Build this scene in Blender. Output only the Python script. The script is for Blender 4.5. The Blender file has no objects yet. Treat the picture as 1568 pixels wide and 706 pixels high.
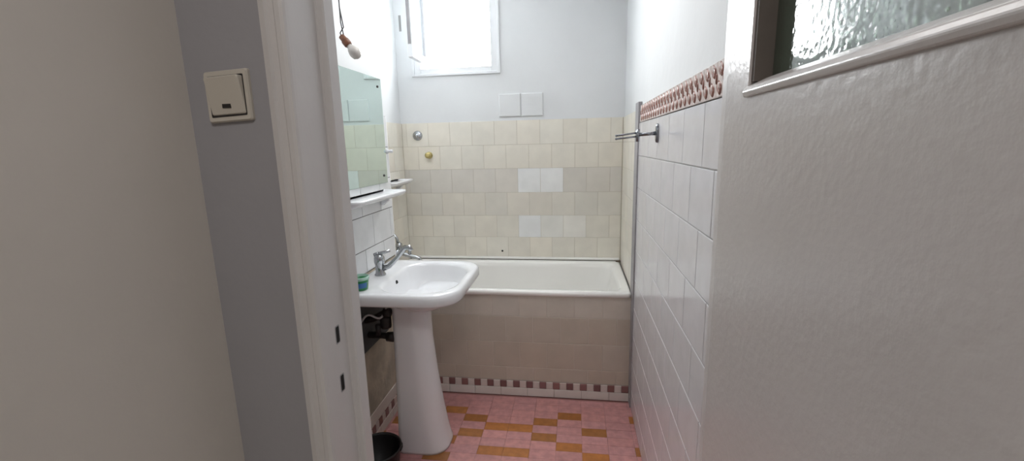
import bpy, bmesh, math, random
from mathutils import Vector, Matrix
random.seed(7)
sc=bpy.context.scene
COL=sc.collection
# ------------------------------------------------------------------ dimensions
H=1.4395; YF=2.344; YB=3.044; XR=.316; XL=-1.194; XS=-.97; RIM=.64; TT=1.60; YP=2.27
ZC=2.6; Y0=.83
# ------------------------------------------------------------------ materials
def lin(c):
    return tuple(((v/255)/12.92 if v/255<=.04045 else ((v/255+.055)/1.055)**2.4) for v in c)
def mat(name,col,rough=.5,metal=0,bump=0,bscale=60,var=0,vscale=4,attr=False,coat=0,spec=.5,bdist=.01):
    m=bpy.data.materials.new(name);m.use_nodes=True
    nt=m.node_tree;b=nt.nodes['Principled BSDF']
    c=lin(col)+(1,)
    b.inputs['Roughness'].default_value=rough;b.inputs['Metallic'].default_value=metal
    b.inputs['Specular IOR Level'].default_value=spec
    b.inputs['Coat Weight'].default_value=coat
    tc=nt.nodes.new('ShaderNodeTexCoord')
    src=None
    if attr:
        a=nt.nodes.new('ShaderNodeAttribute');a.attribute_name='Col';src=a.outputs['Color']
    if var>0:
        n=nt.nodes.new('ShaderNodeTexNoise');n.inputs['Scale'].default_value=vscale;n.inputs['Detail'].default_value=5
        nt.links.new(tc.outputs['Object'],n.inputs['Vector'])
        r=nt.nodes.new('ShaderNodeMapRange');r.inputs[1].default_value=.35;r.inputs[2].default_value=.65
        r.inputs[3].default_value=1-var;r.inputs[4].default_value=1+var*.4
        nt.links.new(n.outputs['Fac'],r.inputs[0])
        mx=nt.nodes.new('ShaderNodeMix');mx.data_type='RGBA';mx.blend_type='MULTIPLY';mx.inputs[0].default_value=1
        if src: nt.links.new(src,mx.inputs[6])
        else: mx.inputs[6].default_value=c
        nt.links.new(r.outputs[0],mx.inputs[7])
        src=mx.outputs[2]
    if src: nt.links.new(src,b.inputs['Base Color'])
    else: b.inputs['Base Color'].default_value=c
    if bump>0:
        n=nt.nodes.new('ShaderNodeTexNoise');n.inputs['Scale'].default_value=bscale;n.inputs['Detail'].default_value=3
        nt.links.new(tc.outputs['Object'],n.inputs['Vector'])
        bp=nt.nodes.new('ShaderNodeBump');bp.inputs['Strength'].default_value=bump;bp.inputs['Distance'].default_value=bdist
        nt.links.new(n.outputs['Fac'],bp.inputs['Height']);nt.links.new(bp.outputs[0],b.inputs['Normal'])
    return m
M={}
M['plaster']=mat('bath_plaster',(226,228,229),.75,bump=.10,bscale=25,var=.03,vscale=3)
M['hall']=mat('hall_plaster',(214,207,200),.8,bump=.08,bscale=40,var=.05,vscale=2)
M['hall2']=mat('hall_plaster_shaded',(160,158,162),.8,bump=.08,bscale=40,var=.05,vscale=2)  # partition plaster, darker than the hall's: shading of the switch wall in the colour
M['dark']=mat('hall_dark_wall',(52,58,48),.8,bump=.1,bscale=20,var=.2,vscale=6)
M['tile']=mat('ceramic_tile',(255,255,255),.14,bump=.03,bscale=9,var=.05,vscale=14,attr=True)
M['tileb']=mat('ceramic_tile_old',(255,255,255),.3,bump=.03,bscale=9,var=.05,vscale=10,attr=True)
M['floor']=mat('floor_mosaic_tile',(255,255,255),.38,bump=.06,bscale=60,var=.16,vscale=30,attr=True)
M['grout_l']=mat('grout_light',(192,184,168),.9,bump=.1,bscale=80)
M['grout_a']=mat('grout_apron',(214,206,196),.9,bump=.1,bscale=80)
M['grout_w']=mat('grout_white',(150,150,149),.9,bump=.1,bscale=80)
M['grout_d']=mat('grout_dark',(84,80,78),.9,bump=.1,bscale=80)
M['grout_f']=mat('grout_floor',(168,120,116),.9,bump=.1,bscale=80)
M['gloss']=mat('gloss_white_paint',(200,195,194),.27,bump=.10,bscale=75,var=.03,vscale=4,bdist=.006)
M['trim']=mat('trim_white_paint',(208,204,203),.33,bump=.10,bscale=30,var=.03,vscale=5)
M['reveal']=mat('glazing_rebate_shaded',(96,88,82),.6,var=.1,vscale=20)  # shade inside the rebate put into its colour as dark brown-grey
M['enamel']=mat('bath_enamel',(248,247,243),.12,var=.02,vscale=3)
M['porc']=mat('white_porcelain',(234,235,237),.1,var=.01,vscale=3)
M['chrome']=mat('chrome',(180,183,186),.14,1,var=.03,vscale=30)
M['brass']=mat('brass',(200,185,130),.35,1,var=.1,vscale=30)
M['mirror']=mat('mirror_silver',(226,243,237),.015,1)
M['mirror_edge']=mat('mirror_glass_edge',(70,110,100),.2)
M['plastic']=mat('switch_plastic',(200,193,182),.35,var=.02,vscale=20)
M['black']=mat('black_plastic',(16,16,17),.4,var=.2,vscale=10)
M['rubber']=mat('dark_pipe',(38,34,33),.5,var=.3,vscale=40)
M['grey']=mat('grey_metal_strip',(158,156,158),.5,bump=.1,bscale=20,var=.15,vscale=12)
M['greybox']=mat('grey_inspection_panel',(72,76,80),.6,bump=.2,bscale=30,var=.25,vscale=12)
M['beigewall']=mat('bare_old_plaster',(196,186,168),.85,bump=.3,bscale=30,var=.25,vscale=9)
M['hose']=mat('white_hose',(200,200,200),.4,var=.05)
M['wire']=mat('dark_wire',(30,28,28),.6)
M['socket']=mat('brown_lamp_socket',(122,76,52),.4,var=.35,vscale=60)
M['bulb']=mat('opal_bulb',(205,200,194),.15)
M['green']=mat('green_plastic',(30,130,70),.3,var=.05,vscale=30)
M['clear']=mat('pale_green_plastic',(170,205,190),.25,var=.05,vscale=30)
M['label']=mat('blue_label',(60,110,170),.4)
M['hole']=mat('dark_hole',(12,11,10),.8)
M['caulk']=mat('old_caulk',(120,108,92),.8,var=.4,vscale=25)
M['pvc']=mat('window_pvc',(232,234,236),.3)
M['motif']=mat('border_motif_glaze',(158,108,96),.16,var=.25,vscale=60);M['motifw']=mat('border_motif_white',(236,222,216),.15)
# hammered glass
g=bpy.data.materials.new('hammered_glass');g.use_nodes=True;nt=g.node_tree;b=nt.nodes['Principled BSDF']
b.inputs['Base Color'].default_value=(.16,.22,.17,1);b.inputs['Roughness'].default_value=.07
b.inputs['Transmission Weight'].default_value=.6;b.inputs['IOR'].default_value=2.2
tc=nt.nodes.new('ShaderNodeTexCoord')
v=nt.nodes.new('ShaderNodeTexVoronoi');v.feature='SMOOTH_F1';v.inputs['Scale'].default_value=150
nt.links.new(tc.outputs['Object'],v.inputs['Vector'])
bp=nt.nodes.new('ShaderNodeBump');bp.inputs['Strength'].default_value=.12;bp.inputs['Distance'].default_value=.002
nt.links.new(v.outputs['Distance'],bp.inputs['Height']);nt.links.new(bp.outputs[0],b.inputs['Normal'])
M['glass']=g
g=bpy.data.materials.new('window_glass');g.use_nodes=True;nt=g.node_tree;b=nt.nodes['Principled BSDF']
b.inputs['Base Color'].default_value=(.95,.98,1,1);b.inputs['Roughness'].default_value=.02
b.inputs['Transmission Weight'].default_value=1;b.inputs['IOR'].default_value=1.05
M['wglass']=g
# ------------------------------------------------------------------ mesh helpers
class MB:
    def __init__(s): s.v=[];s.f=[];s.m=[];s.c=[];s.sm=[]
    def quadf(s,f,m=0,c=(1,1,1),sm=False): s.f.append(tuple(f));s.m.append(m);s.c.append(c);s.sm.append(sm)
    def box(s,x0,x1,y0,y1,z0,z1,m=0,c=(1,1,1)):
        k=len(s.v)
        s.v+=[(x,y,z) for z in(z0,z1) for y in(y0,y1) for x in(x0,x1)]
        for f in((0,2,3,1),(4,5,7,6),(0,1,5,4),(2,6,7,3),(0,4,6,2),(1,3,7,5)): s.quadf([k+i for i in f],m,c)
    def tile(s,o,u,w,n,u0,u1,w0,w1,t,m=0,c=(1,1,1),bev=.0025):
        o=Vector(o);u=Vector(u);w=Vector(w);n=Vector(n);k=len(s.v)
        P=lambda a,b,h:tuple(o+u*a+w*b+n*h)
        s.v+=[P(u0,w0,0),P(u1,w0,0),P(u1,w1,0),P(u0,w1,0)]
        h=t-bev*.6
        s.v+=[P(u0,w0,h),P(u1,w0,h),P(u1,w1,h),P(u0,w1,h)]
        s.v+=[P(u0+bev,w0+bev,t),P(u1-bev,w0+bev,t),P(u1-bev,w1-bev,t),P(u0+bev,w1-bev,t)]
        for a in(0,4):
            for i in range(4):
                j=(i+1)%4;s.quadf((k+a+i,k+a+j,k+a+4+j,k+a+4+i),m,c)
        s.quadf((k+8,k+9,k+10,k+11),m,c)
    def loft(s,loops,m=0,close0=False,close1=False,sm=True,c=(1,1,1)):
        k=len(s.v);n=len(loops[0])
        for L in loops: s.v+=[tuple(p) for p in L]
        for a in range(len(loops)-1):
            for i in range(n):
                j=(i+1)%n;s.quadf((k+a*n+i,k+a*n+j,k+(a+1)*n+j,k+(a+1)*n+i),m,c,sm)
        if close0: s.quadf([k+i for i in range(n)][::-1],m,c)
        if close1: s.quadf([k+(len(loops)-1)*n+i for i in range(n)],m,c)
    def lathe(s,prof,ctr,axis=(0,0,1),seg=24,m=0,cap0=True,cap1=True):
        a=Vector(axis).normalized();t=Vector((1,0,0)) if abs(a.x)<.9 else Vector((0,1,0))
        u=a.cross(t).normalized();w=a.cross(u);C=Vector(ctr);loops=[]
        for r,h in prof: loops.append([C+a*h+(u*math.cos(2*math.pi*i/seg)+w*math.sin(2*math.pi*i/seg))*r for i in range(seg)])
        s.loft(loops,m,cap0,cap1)
    def tube(s,path,r,seg=12,m=0):
        path=[Vector(p) for p in path];loops=[];prev=None
        rs=r if isinstance(r,(list,tuple)) else [r]*len(path)
        for i,p in enumerate(path):
            d=(path[min(i+1,len(path)-1)]-path[max(i-1,0)]).normalized()
            if prev is None:
                t=Vector((0,0,1)) if abs(d.z)<.9 else Vector((1,0,0));u=d.cross(t).normalized()
            else: u=(prev-d*prev.dot(d)).normalized()
            prev=u;w=d.cross(u)
            loops.append([p+(u*math.cos(2*math.pi*k/seg)+w*math.sin(2*math.pi*k/seg))*rs[i] for k in range(seg)])
        s.loft(loops,m,True,True)
    def ball(s,c,rx,ry=None,rz=None,m=0,seg=16,rot=None):
        ry=ry or rx;rz=rz or rx;loops=[];C=Vector(c)
        for a in range(1,seg//2):
            th=math.pi*a/(seg//2);L=[]
            for i in range(seg):
                ph=2*math.pi*i/seg;p=Vector((rx*math.sin(th)*math.cos(ph),ry*math.sin(th)*math.sin(ph),-rz*math.cos(th)))
                if rot: p=rot@p
                L.append(C+p)
            loops.append(L)
        s.loft(loops,m,True,True)
    def obj(s,name,mats,parent=None,bevel=0,subsurf=0):
        me=bpy.data.meshes.new(name);me.from_pydata(s.v,[],s.f)
        for q in mats: me.materials.append(M[q])
        for i,p in enumerate(me.polygons): p.material_index=s.m[i];p.use_smooth=s.sm[i]
        ca=me.color_attributes.new('Col','FLOAT_COLOR','CORNER')
        for i,p in enumerate(me.polygons):
            for li in p.loop_indices: ca.data[li].color=(*s.c[i],1)
        bm=bmesh.new();bm.from_mesh(me);bmesh.ops.recalc_face_normals(bm,faces=bm.faces);bm.to_mesh(me);bm.free()
        o=bpy.data.objects.new(name,me);COL.objects.link(o)
        if bevel:
            b=o.modifiers.new('bevel','BEVEL');b.width=bevel;b.segments=2;b.limit_method='ANGLE'
        if parent: o.parent=parent
        return o
def empty(name,parent=None):
    e=bpy.data.objects.new(name,None);COL.objects.link(e)
    if parent: e.parent=parent
    return e
def rr(cx,cy,hx,hy,rad,z,n=8):
    if not isinstance(rad,(list,tuple)): rad=[rad]*4
    out=[]
    for q,(sx,sy) in enumerate(((1,1),(-1,1),(-1,-1),(1,-1))):
        r=rad[q];ox=cx+sx*(hx-r);oy=cy+sy*(hy-r)
        for i in range(n):
            a=math.pi/2*(q+i/(n-1));out.append((ox+r*math.cos(a),oy+r*math.sin(a),z))
    return out
def jit(col,a):
    c=lin(col);k=1+random.uniform(-a,a);w=random.uniform(-a,a)*.3
    return (c[0]*k*(1+w),c[1]*k,c[2]*k*(1-w))
# ------------------------------------------------------------------ shell
m=MB();m.box(-1.4,1.3,-1.6,3.3,-.12,-.006);floor=m.obj('floor',['grout_f'])
m=MB()
W=.125;Hh=.0622
A={0,5};B_={1,4};C_={2,3,6}
seq=[A,B_,C_,B_,A,C_,{0},{5},{1,4},{2,3,6},{4},A]
y=2.17+Hh*2.5
ri=-2
while y>Y0+.02:
    y1=min(y,YF);y0=y-Hh
    if y0<YF-.01:
        s=seq[ri%len(seq)] if ri>=0 else set()
        for k in range(-5,9):
            x0=-.705+W*k;x1=x0+W
            x0c=max(x0,XL);x1c=min(x1,XR)
            if x1c-x0c<.01: continue
            kk=k if 0<=k<=7 else (k+8)%8
            col=jit((176,113,58),.14) if kk in s else jit((200,144,142),.07)
            m.tile((0,0,-.006),(1,0,0),(0,1,0),(0,0,1),x0c+.0005,x1c-.0005,max(y0,Y0)+.0005,y1-.0005,.006,0,col,bev=.0007)
    y-=Hh;ri+=1
m.obj('mosaic_tiles',['floor'],floor)
m=MB();m.box(-1.4,1.3,-1.6,.83,-.006,0);m.obj('hall_floor_boards',['beigewall'],floor)
m=MB();m.box(-1.4,1.3,-1.6,3.3,ZC,ZC+.1);m.obj('ceiling',['plaster'])
WX0,WX1,WZ0,WZ1=-1.07,-.50,1.92,2.46
m=MB()
m.box(-1.4,WX0,YB,YB+.2,0,ZC);m.box(WX1,.5,YB,YB+.2,0,ZC);m.box(WX0,WX1,YB,YB+.2,0,WZ0);m.box(WX0,WX1,YB,YB+.2,WZ1,ZC)
wb=m.obj('wall_back',['plaster'])
m=MB();m.box(XR+.012,XR+.2,Y0,YB,0,ZC);wr=m.obj('wall_right',['plaster'])
m=MB();m.box(XL-.2,XL,YP,YB,0,ZC);m.box(XL-.2,XS-.008,Y0,YP,0,ZC);wl=m.obj('wall_left',['plaster'])
m=MB();JX0,JX1=-.455,.265
m.box(-1.4,JX0-.03,.715,Y0,0,ZC);m.box(JX1+.03,1.3,.715,Y0,0,ZC);m.box(JX0-.03,JX1+.03,.715,Y0,2.08,ZC)
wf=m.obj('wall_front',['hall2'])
m=MB();m.box(-.80,-.66,-1.5,.715,0,ZC);m.obj('wall_hall_left',['hall'])
m=MB();m.box(1.2,1.3,-1.5,.715,0,ZC);m.obj('wall_hall_right',['dark'])
m=MB();m.box(-.80,1.3,-1.6,-1.5,0,ZC);m.obj('wall_hall_rear',['hall'])
# ------------------------------------------------------------------ wall tiles
g=.0018
def beige(): return jit((233,228,216),.03)
m=MB();rowz=[TT,1.44,1.28,1.115,.955,.80,RIM-.01]
for i in range(6):
    zt,zb=rowz[i],rowz[i+1]
    off=-.38 if i%2==0 else -.3025
    k=-7
    while off+k*.155<XR:
        x0=off+k*.155;x1=x0+.155;k+=1
        a=max(x0,XL+.008);b2=min(x1,XR)
        if b2-a<.008: continue
        xm=(x0+x1)/2
        col=beige()
        if i==2 and -.38<xm<-.07: col=jit((242,243,242),.01)
        elif i==2: col=jit((221,216,207),.035)
        if i==4 and -.38<xm<-.22: col=jit((241,242,241),.01)
        elif i==4 and -.22<xm<.10: col=jit((238,236,229),.02)
        if i==3: col=jit((226,221,210),.03)
        m.tile((0,YB,0),(1,0,0),(0,0,1),(0,-1,0),a+g/2,b2-g/2,zb+g/2,zt-g/2,.008,0,col,bev=.0012)
m.obj('tiles_back',['tileb'],wb)
m=MB();m.box(XL,XR+.012,YB-.0065,YB,RIM-.02,TT-.001);m.obj('grout_back',['grout_l'],wb)
m=MB()
for a,b2 in((-.497,-.352),(-.347,-.203)):
    m.tile((0,YB,0),(1,0,0),(0,0,1),(0,-1,0),a,b2,1.625,1.772,.010,0,(1,1,1),bev=.004)
m.box(-.279,-.277,YB-.0108,YB,1.66,1.735);m.box(-.31,-.25,YB-.0108,YB,1.70,1.702)
m.obj('painted_over_tiles',['plaster'],wb)
def sidetiles(name,x,nx,y0,y1,z0,z1,w,h,colf,matn,grout,par,off=0,bev=.0012,gap=g,th=.008):
    m=MB();gm=MB()
    i=0;z=z1
    while z>z0+.005:
        zb=max(z-h,z0)
        st=off+(w/2 if i%2 else 0)
        k=math.floor((y0-st)/w)
        while st+k*w<y1:
            a=max(st+k*w,y0);b2=min(st+(k+1)*w,y1);k+=1
            if b2-a<.008: continue
            m.tile((x,0,0),(0,1,0),(0,0,1),(nx,0,0),a+gap/2,b2-gap/2,zb+gap/2,z-gap/2,th,0,colf(),bev=bev)
        z-=h;i+=1
    m.obj(name,[matn],par)
    e=x+nx*(th-.0018)
    gm.box(min(x,e),max(x,e),y0,y1,z0,z1-.001);gm.obj(name+'_grout',[grout],par)
sidetiles('tiles_tub_left',XL,1,YP,YB-.008,RIM-.02,TT,.155,.16,beige,'tileb','grout_l',wl)
sidetiles('tiles_tub_right',XR+.012,-1,2.39,YB-.008,RIM-.02,TT,.155,.16,beige,'tileb','grout_l',wr)
wt=lambda:jit((218,217,220),.015)
wt2=lambda:jit((232,233,234),.015)
sidetiles('tiles_right',XR+.012,-1,Y0,2.29,0,1.53,.207,.158,wt,'tile','grout_w',wr,off=1.17,th=.012,gap=.0026,bev=.002)
sidetiles('tiles_sink_wall',XS-.008,1,Y0,YP,.86,1.60,.205,.158,wt2,'tile','grout_d',wl,off=1.925,gap=.0034)
m=MB();m.box(XL,XS-.002,YP,YP+.006,RIM,TT);m.obj('pier_end_tiles',['tileb'],wl)
m=MB();m.box(XS-.008,XS-.002,Y0,YP,.16,.855);m.obj('bare_wall_patch',['beigewall'],wl)
# decor band on right wall
m=MB()
y=Y0
while y<2.26:
    y1=min(y+.052,2.262)
    m.tile((XR+.012,0,0),(0,1,0),(0,0,1),(-1,0,0),y+.0008,y1-.0008,1.532,1.61,.012,0,jit((218,204,198),.02),bev=.0015);y+=.052
x=XR
def drop(m,yc,zc,ry,rz,sl,d,mi):
    P=[(0,1),(.55,.72),(.95,.25),(1,-.2),(.7,-.65),(0,-1),(-.7,-.65),(-1,-.2),(-.95,.25),(-.55,.72)]
    def L(k,xx): return [(xx,yc+(a*ry+b*rz*sl)*k,zc+b*rz*k) for a,b in P]
    m.loft([L(1,x),L(.92,x-d*.7),L(.6,x-d)],mi,False,True)
y=Y0+.026
while y<2.25:
    drop(m,y-.004,1.591,.0155,.0165,.35,.003,1);drop(m,y+.004,1.552,.0155,-.0165,.35,.003,1)
    drop(m,y-.006,1.595,.004,.009,.35,.0045,2);drop(m,y+.000,1.556,.004,-.009,.35,.0045,2)
    drop(m,y+.026,1.573,.004,.012,0,.003,1)
    y+=.052
m.obj('border_tiles',['tile','motif','motifw'],wr)
m=MB();m.box(XR-.006,XR+.012,2.285,2.392,0,1.63);m.obj('trim_1',['grey'])
def mosaic_strip(o,u,n,u0,u1,m):
    k=0;a=u0
    while a<u1-.004:
        b2=min(a+.0385,u1)
        c=jit((142,104,102),.18) if k%2==0 else jit((218,208,202),.04)
        m.tile(o,u,(0,0,1),n,a+.001,b2-.001,.050,.090,.010,0,c,bev=.0015);a+=.0385;k+=1
    a=u0
    while a<u1-.004:
        b2=min(a+.155,u1);m.tile(o,u,(0,0,1),n,a+.001,b2-.001,0,.048,.012,0,jit((228,222,216),.03),bev=.0015);a+=.155
m=MB();mosaic_strip((0,YF+.012,0),(1,0,0),(0,-1,0),XL+.002,XR-.001,m)
m.box(XL,XR,YF+.008,YF+.014,0,.095,0,lin((170,160,150)));m.obj('baseboard_back',['tileb'])
m=MB();mosaic_strip((XS-.008,0,0),(0,1,0),(1,0,0),Y0,YP-.002,m)
m.tile((XS-.008,0,0),(0,1,0),(0,0,1),(1,0,0),Y0,YP-.002,.092,.16,.008,0,jit((226,222,214),.02));m.obj('baseboard_left',['tileb'])
# ------------------------------------------------------------------ bathtub
tub=empty('bathtub')
m=MB();cx=(XL+XR)/2;cy=(YF+YB)/2-.004;hx=(XR-XL)/2-.003;hy=.35-.006
N=10
L=[rr(cx,cy,hx-.012,hy-.012,.02,RIM-.034,N),rr(cx,cy,hx,hy,.025,RIM-.026,N),rr(cx,cy,hx,hy,.025,RIM-.012,N),rr(cx,cy,hx-.006,hy-.006,.025,RIM-.002,N),
   rr(cx,cy,hx-.018,hy-.016,.03,RIM,N),rr(cx,cy,hx-.040,hy-.045,.07,RIM-.003,N),rr(cx,cy,hx-.050,hy-.055,.08,RIM-.012,N),rr(cx,cy,hx-.058,hy-.062,.09,RIM-.04,N),
   rr(cx,cy,hx-.085,hy-.080,.11,RIM-.20,N),rr(cx,cy,hx-.12,hy-.105,.13,RIM-.33,N),rr(cx,cy,hx-.16,hy-.14,.13,RIM-.385,N),rr(cx,cy,hx-.24,hy-.21,.1,RIM-.40,N)]
m.loft(L,0,False,True);m.obj('tub_basin',['enamel'],tub)
m=MB()
zr=[RIM-.028,.485,.33,.175,.092]
for i in range(4):
    off=-.38 if i%2 else -.3025
    for k in range(-8,6):
        x0=off+k*.155;a=max(x0,XL);b2=min(x0+.155,XR-.001)
        if b2-a<.01: continue
        c=jit((200,190,176),.04) if i>0 else jit((210,203,192),.03)
        m.tile((0,YF+.02,0),(1,0,0),(0,0,1),(0,-1,0),a+.0012,b2-.0012,zr[i+1]+.0012,zr[i]-.0012,.010,0,c,bev=.0015)
m.obj('apron_tiles',['tileb'],tub)
m=MB();m.box(XL,XR-.001,YF+.0118,YF+.05,0,RIM-.03);m.obj('apron_wall',['grout_a'],tub)
m=MB();m.box(XL+.01,XR-.01,YB-.016,YB-.009,RIM-.01,RIM+.008);m.box(XR-.03,XR+.002,YB-.05,YB-.015,RIM-.002,RIM+.006);m.obj('caulk_line',['caulk'],tub,bevel=.002)
m=MB();m.box(XL+.01,XR-.005,YB-.03,YB-.009,RIM+.005,RIM+.020);m.obj('back_edge_strip',['enamel'],tub,bevel=.004)
# ------------------------------------------------------------------ sink
sink=empty('pedestal_sink')
m=MB();scy=1.90;x0,x1=XS+.002,-.462;scx=(x0+x1)/2;shx=(x1-x0)/2;ZT=.855
def so(dx,dy,z,rf,rb):
    return rr(scx,scy,shx-dx,.285-dy,[rf,rb,rb,rf],z,N)
bx=-.665;bh=.158
def bo(dx,dy,z,r): return rr(bx-dx*.1,scy,bh-dx,.225-dy,[r,r*.8,r*.8,r],z,N)
def half(inset_x,front,y,z,r):
    a=XS+.002+inset_x;return rr((a+front)/2,scy,(front-a)/2,y,[r,.02,.02,r],z,N)
L=[half(.10,-.62,.10,.735,.07),half(.06,-.58,.15,.752,.09),half(.02,-.535,.21,.778,.12),half(0,-.492,.255,.800,.12),so(.006,.006,.803,.12,.02),so(0,0,.812,.125,.025),so(0,0,ZT-.014,.125,.025),
   so(.004,.004,ZT-.004,.125,.025),so(.012,.012,ZT,.12,.03),bo(-.022,-.022,ZT-.001,.15),bo(-.008,-.008,ZT-.006,.14),bo(0,0,ZT-.018,.135),bo(.012,.014,ZT-.05,.125),bo(.035,.045,ZT-.10,.11),bo(.075,.10,ZT-.128,.075),bo(.12,.17,ZT-.135,.035),bo(.138,.205,ZT-.14,.018)]
m.loft(L,0,True,True)
m.obj('basin',['porc'],sink)
m=MB()
m.lathe([(.0,.0),(.021,.0),(.021,.003),(.017,.004),(0,.004)],(bx-.012,scy,ZT-.14),seg=20,cap0=False,cap1=False)
m.obj('drain',['chrome'],sink)
m=MB();m.lathe([(.012,0),(.012,.006)],(-.822,scy,ZT-.038),(1,0,.2),seg=16);m.obj('overflow_hole',['hole'],sink)
m=MB()
def ped(xa,xb,hw,z):
    return rr((xa+xb)/2,scy,(xb-xa)/2,hw,[min(hw,.09)*.95,.03,.03,min(hw,.09)*.95],z,N)
P=[(-.832,-.596,.108,0),(-.832,-.596,.108,.012),(-.832,-.602,.105,.03),(-.832,-.614,.100,.10),(-.830,-.630,.094,.22),(-.829,-.648,.088,.38),(-.828,-.662,.083,.55),(-.826,-.664,.082,.68),(-.826,-.656,.084,.735),(-.826,-.64,.087,.757)]
m.loft([ped(*p) for p in P],0,True,True);m.obj('pedestal',['porc'],sink)
# sink faucet
fa=empty('sink_faucet')
m=MB();fx,fy=-.895,scy
m.lathe([(.026,0),(.026,.006),(.021,.012),(.020,.05),(.022,.056),(.024,.065),(.024,.085),(.018,.097),(.006,.101)],(fx,fy,ZT-.001),seg=24)
m.tube([(fx+.01,fy,ZT+.030),(fx+.045,fy,ZT+.042),(fx+.09,fy,ZT+.085),(fx+.125,fy,ZT+.128),(fx+.150,fy,ZT+.135),(fx+.158,fy,ZT+.118)],[.014,.012,.010,.010,.011,.012])
m.tube([(fx-.004,fy,ZT+.098),(fx+.015,fy,ZT+.106),(fx+.055,fy,ZT+.116)],[.010,.008,.006])
m.tube([(fx-.022,fy,ZT+.095),(fx,fy,ZT+.103)],.009)
m.obj('faucet_body',['chrome'],fa)
cup=empty('plastic_cup')
m=MB();cc=(-.890,1.690,ZT-.0005)
m.lathe([(.028,0),(.031,.002),(.036,.045),(.036,.047),(.0335,.047),(.029,.006),(.0,.006)],cc,seg=28,cap1=False);m.obj('cup_body',['green'],cup)
m=MB();m.lathe([(.0368,.044),(.0385,.046),(.0385,.056),(.0365,.058),(.0345,.056),(.0345,.030),(0,.030)],cc,seg=28,cap0=False,cap1=False);m.obj('cup_rim',['clear'],cup)
m=MB()
Lp=[]
for zz,rr_ in((.012,.0333),(.034,.0357)):
    Lp.append([(cc[0]+rr_*math.cos(a),cc[1]+rr_*math.sin(a),cc[2]+zz) for a in [math.radians(-75+i*6) for i in range(11)]])
m.v+=Lp[0]+Lp[1]
for i in range(10): m.quadf((i,i+1,11+i+1,11+i))
m.obj('cup_label',['label'],cup)
# ------------------------------------------------------------------ tub mixer
tm=empty('bath_mixer_tap')
m=MB();my,mz=2.72,.765;wx=XL+.008
for dy in(-.075,.075):
    m.lathe([(.030,0),(.028,.008),(.016,.014),(.016,.05)],(wx,my+dy,mz),(1,0,0))
m.tube([(wx+.05,my-.10,mz),(wx+.05,my+.10,mz)],.022)
m.tube([(wx+.05,my,mz-.005),(wx+.09,my,mz-.02),(wx+.15,my,mz-.035),(wx+.185,my,mz-.045),(wx+.192,my,mz-.065)],[.016,.014,.013,.013,.013])
m.tube([(wx+.05,my,mz+.01),(wx+.05,my,mz+.05),(wx+.052,my,mz+.062)],[.024,.022,.012])
m.tube([(wx+.045,my,mz+.05),(wx+.04,my,mz+.085),(wx+.015,my-.005,mz+.125)],[.012,.010,.008])
m.tube([(wx+.12,my,mz-.02),(wx+.12,my,mz+.02)],.011)
m.obj('mixer_body',['chrome'],tm)
m=MB();m.lathe([(.034,0),(.033,.006),(.022,.014),(.012,.016),(.012,.03),(0,.031)],(-1.075,YB-.008,1.515),(0,-1,0),cap1=False);m.obj('pipe_rosette',['chrome'])
m=MB();m.lathe([(.024,0),(.024,.004),(.016,.006),(.016,.03),(.020,.032),(.020,.042),(.010,.044)],(-.998,YB-.008,1.38),(0,-1,0),seg=12);m.obj('brass_pipe_plug',['brass'])
m=MB();m.lathe([(.007,0),(.007,.003)],(-.50,YB-.0079,.70),(0,-1,0),seg=12);m.obj('screw_anchor_hole',['hole'],wb)
m=MB();m.box(-1.16,-1.145,YB-.004,YB,2.20,2.30);m.obj('wall_chip',['grout_w'],wb)
# ------------------------------------------------------------------ mirror
mi=empty('wall_mirror')
m=MB();m.box(XS+.006,XS+.0105,1.72,2.212,1.262,1.775);m.obj('mirror_backing',['mirror_edge'],mi)
m=MB();m.box(XS+.0105,XS+.0112,1.721,2.211,1.263,1.774);m.obj('mirror_face',['mirror'],mi)
m=MB()
for yy,zz in((2.17,1.735),(2.17,1.30),(1.76,1.735),(1.76,1.30)):
    m.lathe([(.006,0),(.006,.003),(.003,.005)],(XS+.011,yy,zz),(1,0,0),seg=12);m.tube([(XS-.002,yy,zz),(XS+.012,yy,zz)],.003,8)
m.obj('mirror_screws',['rubber'],mi)
def shelf(name,xw,y0,y1,z,dep):
    m=MB();L=[]
    cyy=(y0+y1)/2;hy=(y1-y0)/2
    def R(d,hh,zz,r): return rr(xw+d/2,cyy,d/2,hh,[r,.004,.004,r],zz,6)
    L=[R(dep*.35,hy-.03,z-.03,.01),R(dep*.6,hy-.02,z-.022,.02),R(dep*.92,hy-.006,z-.008,.028),R(dep,hy,z+.002,.03),R(dep,hy,z+.010,.03),R(dep-.004,hy-.004,z+.013,.028),R(dep-.012,hy-.012,z+.010,.02),R(dep-.016,hy-.016,z+.004,.018)]
    m.loft(L,0,True,True)
    for yy in(y0+.05,y1-.05):
        m.loft([rr(xw+dep*.22,yy,dep*.22,.014,.004,z-.018,4),rr(xw+dep*.16,yy,dep*.16,.012,.004,z-.04,4),rr(xw+.006,yy,.006,.010,.004,z-.062,4)],0,True,True)
    return m.obj(name,['porc'])
shelf('ceramic_shelf',XS+.001,1.66,2.185,1.215,.125)
shelf('soap_shelf',XL+.009,2.60,2.92,1.215,.11)
m=MB();m.lathe([(.012,0),(.012,.006),(.006,.012),(.009,.03),(.004,.034)],(XS+.001,2.245,1.42),(1,0,0),seg=14);m.obj('robe_hook',['porc'])
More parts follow.
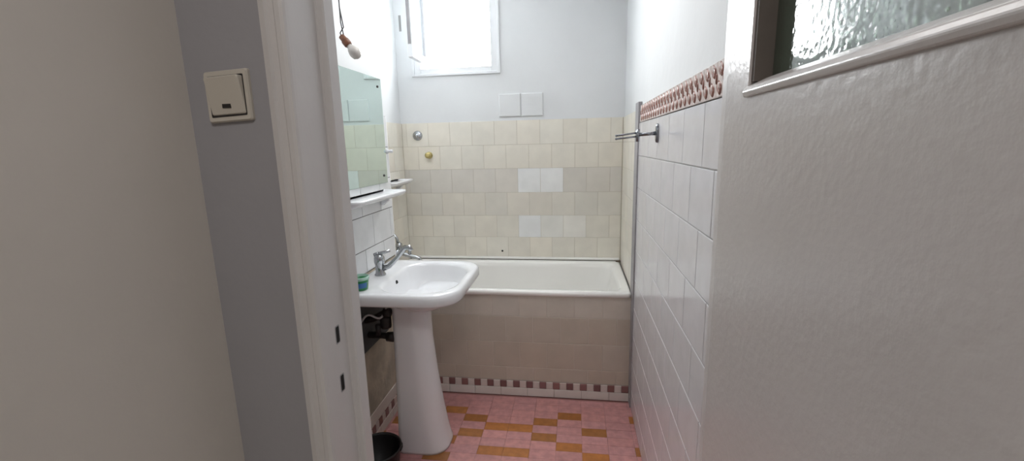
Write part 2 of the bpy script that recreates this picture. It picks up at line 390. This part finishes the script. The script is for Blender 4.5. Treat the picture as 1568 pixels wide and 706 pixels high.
# ------------------------------------------------------------------ towel holder
th=empty('towel_holder')
m=MB();ty,tz=1.775,1.470;xw=XR
def ov(x,ry,rz): return [(x,ty+ry*math.cos(2*math.pi*i/20),tz+rz*math.sin(2*math.pi*i/20)) for i in range(20)]
m.loft([ov(xw+.001,.016,.036),ov(xw-.007,.015,.035),ov(xw-.010,.011,.030)],0,True,True)
m.tube([(xw-.008,ty,tz),(xw-.03,ty,tz-.002),(xw-.075,ty,tz-.004)],[.008,.006,.007])
m.tube([(xw-.075,ty,tz+.016),(xw-.075,ty,tz-.030)],.007)
m.tube([(xw-.072,ty,tz+.004),(xw-.155,ty-.004,tz-.006)],.0035,8)
m.tube([(xw-.072,ty,tz-.010),(xw-.155,ty-.004,tz-.018)],.0035,8)
m.ball((xw-.155,ty-.004,tz-.006),.005,m=0,seg=10);m.ball((xw-.155,ty-.004,tz-.018),.005,m=0,seg=10)
M['chrome_dark']=mat('worn_chrome',(140,143,148),.2,1,var=.1,vscale=30)
m.obj('holder_arms',['chrome_dark'],th)
# ------------------------------------------------------------------ hanging bulb
lb=empty('hanging_light_bulb')
bxx,byy=-.90,1.77
m=MB();m.tube([(bxx-.01,byy,ZC),(bxx-.016,byy,2.2),(bxx-.008,byy-.01,2.02),(bxx-.014,byy,1.93),(bxx-.006,byy,1.88),(bxx-.018,byy,1.86)],.0022,6)
m.tube([(bxx-.004,byy,ZC),(bxx-.008,byy,2.15),(bxx-.018,byy+.008,1.99),(bxx-.004,byy,1.91),(bxx-.02,byy,1.89),(bxx-.012,byy,1.86)],.0022,6)
m.obj('wires',['wire'],lb)
ax=Vector((.62,0,-.78)).normalized();c0=Vector((bxx-.018,byy,1.880))
m=MB();m.lathe([(.006,0),(.012,.004),(.013,.02),(.016,.026),(.016,.045),(.013,.05)],c0,ax,seg=20);m.obj('lamp_socket',['socket'],lb)
m=MB();m.lathe([(.011,.05),(.012,.056),(.018,.066),(.0225,.078),(.023,.088),(.020,.100),(.011,.108),(.003,.110)],c0,ax,seg=24);m.obj('bulb_glass',['bulb'],lb)
# ------------------------------------------------------------------ under sink plumbing
pl=empty('sink_plumbing',sink)
m=MB()
m.tube([(-.84,1.86,.70),(-.86,1.84,.69),(-.92,1.84,.66),(XS,1.84,.65)],.016)
m.lathe([(.024,0),(.026,.01),(.026,.05),(.018,.06)],(-.86,1.84,.62),(0,0,1));m.lathe([(.020,0),(.020,.03)],(-.855,1.82,.70),(1,0,.1))
m.tube([(-.80,1.84,.565),(-.88,1.85,.575),(XS,1.86,.57)],.015);m.lathe([(.022,0),(.024,.03),(.016,.04)],(-.86,1.845,.572),(1,0,0));m.lathe([(.012,0),(.012,.05)],(-.88,1.80,.60),(0,0,1))
m.obj('trap_and_valves',['rubber'],pl)
m=MB();pts=[]
for i in range(14):
    t=i/13;pts.append((-.955+.12*t,1.78+.04*t,.66+.09*t*t+.03*math.sin(t*6)))
m.tube(pts,.005,8);m.obj('supply_hose',['hose'],pl)
m=MB();m.box(XS-.001,XS+.012,1.66,2.08,.50,.80);m.obj('inspection_panel',['greybox'],pl,bevel=.002)
bk=empty('black_bucket')
m=MB();m.lathe([(.078,0),(.082,.004),(.098,.145),(.104,.147),(.104,.157),(.098,.158),(.094,.150),(.078,.010),(0,.010)],(-.845,1.625,0.0),seg=36,cap1=False);m.obj('bucket_body',['black'],bk)
m=MB();pts=[(-.845+.106*math.cos(a),1.625+.104*math.sin(a),.148-.02*math.sin(a/2)) for a in [math.pi*i/12 for i in range(13)]]
m.tube(pts,.003,6);m.obj('bucket_handle',['black'],bk)
# ------------------------------------------------------------------ bathroom window
w=empty('window_1')
m=MB()
def frame(m,xa,xb,za,zb,t,y0,y1,tb=None):
    tb=tb or t
    m.box(xa,xa+t,y0,y1,za,zb);m.box(xb-t,xb,y0,y1,za,zb);m.box(xa+t,xb-t,y0,y1,za,za+tb);m.box(xa+t,xb-t,y0,y1,zb-t,zb)
frame(m,-1.088,-.482,1.905,2.475,.018,YB-.014,YB+.002)
frame(m,WX0,WX1,WZ0,WZ1,.045,YB-.006,YB+.07,.035)
m.obj('window_frame',['pvc'],w,bevel=.003)
hxx=-.965
m=MB();sw=.31
m.box(hxx-.035,hxx,YB-.05,YB-.007,1.975,2.42);m.box(hxx-.035,hxx,YB-sw,YB-sw+.04,1.975,2.42)
m.box(hxx-.035,hxx,YB-sw+.04,YB-.05,1.975,2.015);m.box(hxx-.035,hxx,YB-sw+.04,YB-.05,2.38,2.42)
m.obj('open_sash',['pvc'],w,bevel=.003)
m=MB();m.box(hxx-.020,hxx-.016,YB-sw+.04,YB-.05,2.015,2.38);m.obj('sash_glass',['wglass'],w)
m=MB();m.box(hxx-.0355,hxx-.034,YB-sw+.035,YB-sw+.042,2.0,2.4);m.box(hxx-.028,hxx-.008,YB-sw-.002,YB-sw+.002,2.05,2.42);m.obj('sash_gasket',['grey'],w)
# ------------------------------------------------------------------ door frame trim
m=MB()
def prof(pts,z0,z1,m):
    m.loft([[(x,y,z0) for x,y in pts],[(x,y,z1) for x,y in pts]],0,True,True,sm=False)
left=[(-.503,.716),(-.503,.706),(-.499,.700),(-.488,.697),(-.484,.701),(-.474,.701),(-.470,.697),(-.462,.697),(-.457,.700),(-.4555,.705),(-.455,.712),(-.455,.790),(-.452,.793),(-.443,.793),(-.440,.796),(-.440,.827),(-.443,.832),(-.486,.832),(-.486,.716)]
prof(left,0,2.10,m)
t2=m.obj('trim_2',['trim'])
m=MB();prof([(-(x)+(JX1+JX0),y) for x,y in left],0,2.10,m);m.obj('trim_3',['trim'])
m=MB();m.box(-.455,JX1,.790,.832,2.04,2.08);m.box(-.455,JX1,.700,.790,2.055,2.10);m.obj('trim_4',['trim'])
for nm,da,db,e,mt_ in(('strike_holes',-.004,.0004,0,'hole'),('strike_edges',-.002,.0002,.0025,'grey')):
    m=MB()
    for z in(1.084,.982):
        L=[[(-.4548+d,.757+sx*(.0055+e),z+sz*(.016+e)) for sx,sz in((1,.8),(.8,1),(-.8,1),(-1,.8),(-1,-.8),(-.8,-1),(.8,-1),(1,-.8))] for d in(da,db)]
        m.loft(L,0,True,True)
    m.obj(nm,[mt_],t2)
# ------------------------------------------------------------------ door (open into the hall, 90 degrees)
d=empty('door_1')
dx0,dx1=.215,.255;dy0,dy1=.045,.694;gz0,gz1=1.497,1.92;gy0,gy1=.14,.612
m=MB()
m.box(dx0,dx1,dy0,dy1,.01,gz0);m.box(dx0,dx1,dy0,dy1,gz1,2.03);m.box(dx0,dx1,dy0,gy0,gz0,gz1);m.box(dx0,dx1,gy1,dy1,gz0,gz1)
m.obj('door_leaf',['gloss'],d)
m=MB()
prof_b=[(dx0-.004,gz0-.006),(dx0-.006,gz0),(dx0-.003,gz0+.006),(dx0+.018,gz0+.016),(dx0+.024,gz0+.016),(dx0+.024,gz0-.006)]
m.loft([[(x,gy0,z) for x,z in prof_b],[(x,gy1+.003,z) for x,z in prof_b]],0,True,True,sm=False)
m.obj('glazing_bead',['gloss'],d,bevel=.0015)
m=MB();m.box(dx0+.003,dx0+.036,gy1-.008,gy1+.0005,gz0+.012,gz1);m.box(dx0+.022,dx0+.036,gy0,gy1,gz0+.0,gz0+.017);m.obj('glazing_rebate',['reveal'],d)
m=MB();m.box(dx0+.024,dx0+.028,gy0,gy1,gz0,gz1);m.obj('door_glass',['glass'],d)
m=MB()
for hz in(.3,1.75): m.tube([(.238,.702,hz),(.238,.702,hz+.09)],.006,10)
m.obj('hinges',['grey'],d)
m=MB();m.box(dx0-.003,dx0,dy0+.03,dy0+.07,.93,1.13);m.tube([(dx0,dy0+.05,1.06),(dx0-.045,dy0+.05,1.06),(dx0-.05,dy0+.06,1.06),(dx0-.05,dy0+.16,1.06)],.008);m.obj('door_handle',['chrome'],d)
# ------------------------------------------------------------------ light switch
s=empty('light_switch')
sx0,sx1,sz0,sz1=-.620,-.540,1.489,1.573;yw=.715
cxs=(sx0+sx1)/2;czs=(sz0+sz1)/2
def rl(hx,hz,r,y):
    return [(cxs+(p[0]),y,czs+(p[1])+p[0]*.05) for p in rr(0,0,hx,hz,r,0,5)]
m=MB();m.loft([rl(.041,.042,.003,yw),rl(.041,.042,.004,yw-.005),rl(.039,.040,.004,yw-.008)],0,True,True,sm=False);m.obj('switch_plate',['plastic'],s)
m=MB();m.loft([rl(.0335,.0335,.002,yw-.0075),rl(.0335,.0335,.002,yw-.0085)],0,True,True,sm=False);m.obj('switch_gap',['rubber'],s)
m=MB()
a=rl(.032,.031,.003,yw-.008);b2=rl(.032,.031,.003,yw-.013);c2=rl(.030,.029,.003,yw-.015)
b2=[(x,y-.005*((z-czs)/.03),z) for x,y,z in b2];c2=[(x,y-.005*((z-czs)/.03),z) for x,y,z in c2]
m.loft([a,b2,c2],0,True,True,sm=False);m.obj('rocker',['plastic'],s)
m=MB();m.box(cxs-.008,cxs+.008,yw-.0128,yw-.010,czs-.020,czs-.012);m.obj('indicator',['rubber'],s)
# ------------------------------------------------------------------ lights
wd=bpy.data.worlds.new('World');sc.world=wd;wd.use_nodes=True
bg=wd.node_tree.nodes['Background'];bg.inputs[0].default_value=(.95,.98,1,1);bg.inputs[1].default_value=40
def area(name,loc,rot,sx,sy,power,col=(1,1,1),portal=False):
    l=bpy.data.lights.new(name,'AREA');l.shape='RECTANGLE';l.size=sx;l.size_y=sy;l.energy=power;l.color=col
    o=bpy.data.objects.new(name,l);COL.objects.link(o);o.location=loc;o.rotation_euler=rot
    if portal: l.cycles.is_portal=True
    return o
area('window_sky_portal',((WX0+WX1)/2,YB+.15,(WZ0+WZ1)/2),(math.radians(-90),0,0),.57,.54,1,portal=True)
area('bathroom_fill_light',(-.33,1.75,ZC-.02),(0,0,0),.6,.6,7.5,(1,.99,.98))  # added fill under the ceiling, lifts the bathroom beyond the window light
area('hall_fill_light',(.12,-.55,ZC-.02),(0,0,0),.5,.5,13.5,(1,.97,.945))  # added fill behind the camera, brightens the hall's left wall
# ------------------------------------------------------------------ camera
cam=bpy.data.cameras.new('camera');co=bpy.data.objects.new('camera',cam);COL.objects.link(co)
cam.sensor_width=36;cam.lens=693.6/1600*36;cam.clip_start=.02
yaw,pitch,roll=.1401,.1908,-.0229
r=Vector((math.cos(yaw),math.sin(yaw),0));f=Vector((-math.sin(yaw),math.cos(yaw),0));u=Vector((0,0,1))
f2=f*math.cos(pitch)-u*math.sin(pitch);u2=u*math.cos(pitch)+f*math.sin(pitch)
r3=r*math.cos(roll)+u2*math.sin(roll);u3=u2*math.cos(roll)-r*math.sin(roll)
mt=Matrix(((r3.x,u3.x,-f2.x,0),(r3.y,u3.y,-f2.y,0),(r3.z,u3.z,-f2.z,H),(0,0,0,1)))
co.matrix_world=mt
sc.camera=co
sc.view_settings.view_transform='Standard'
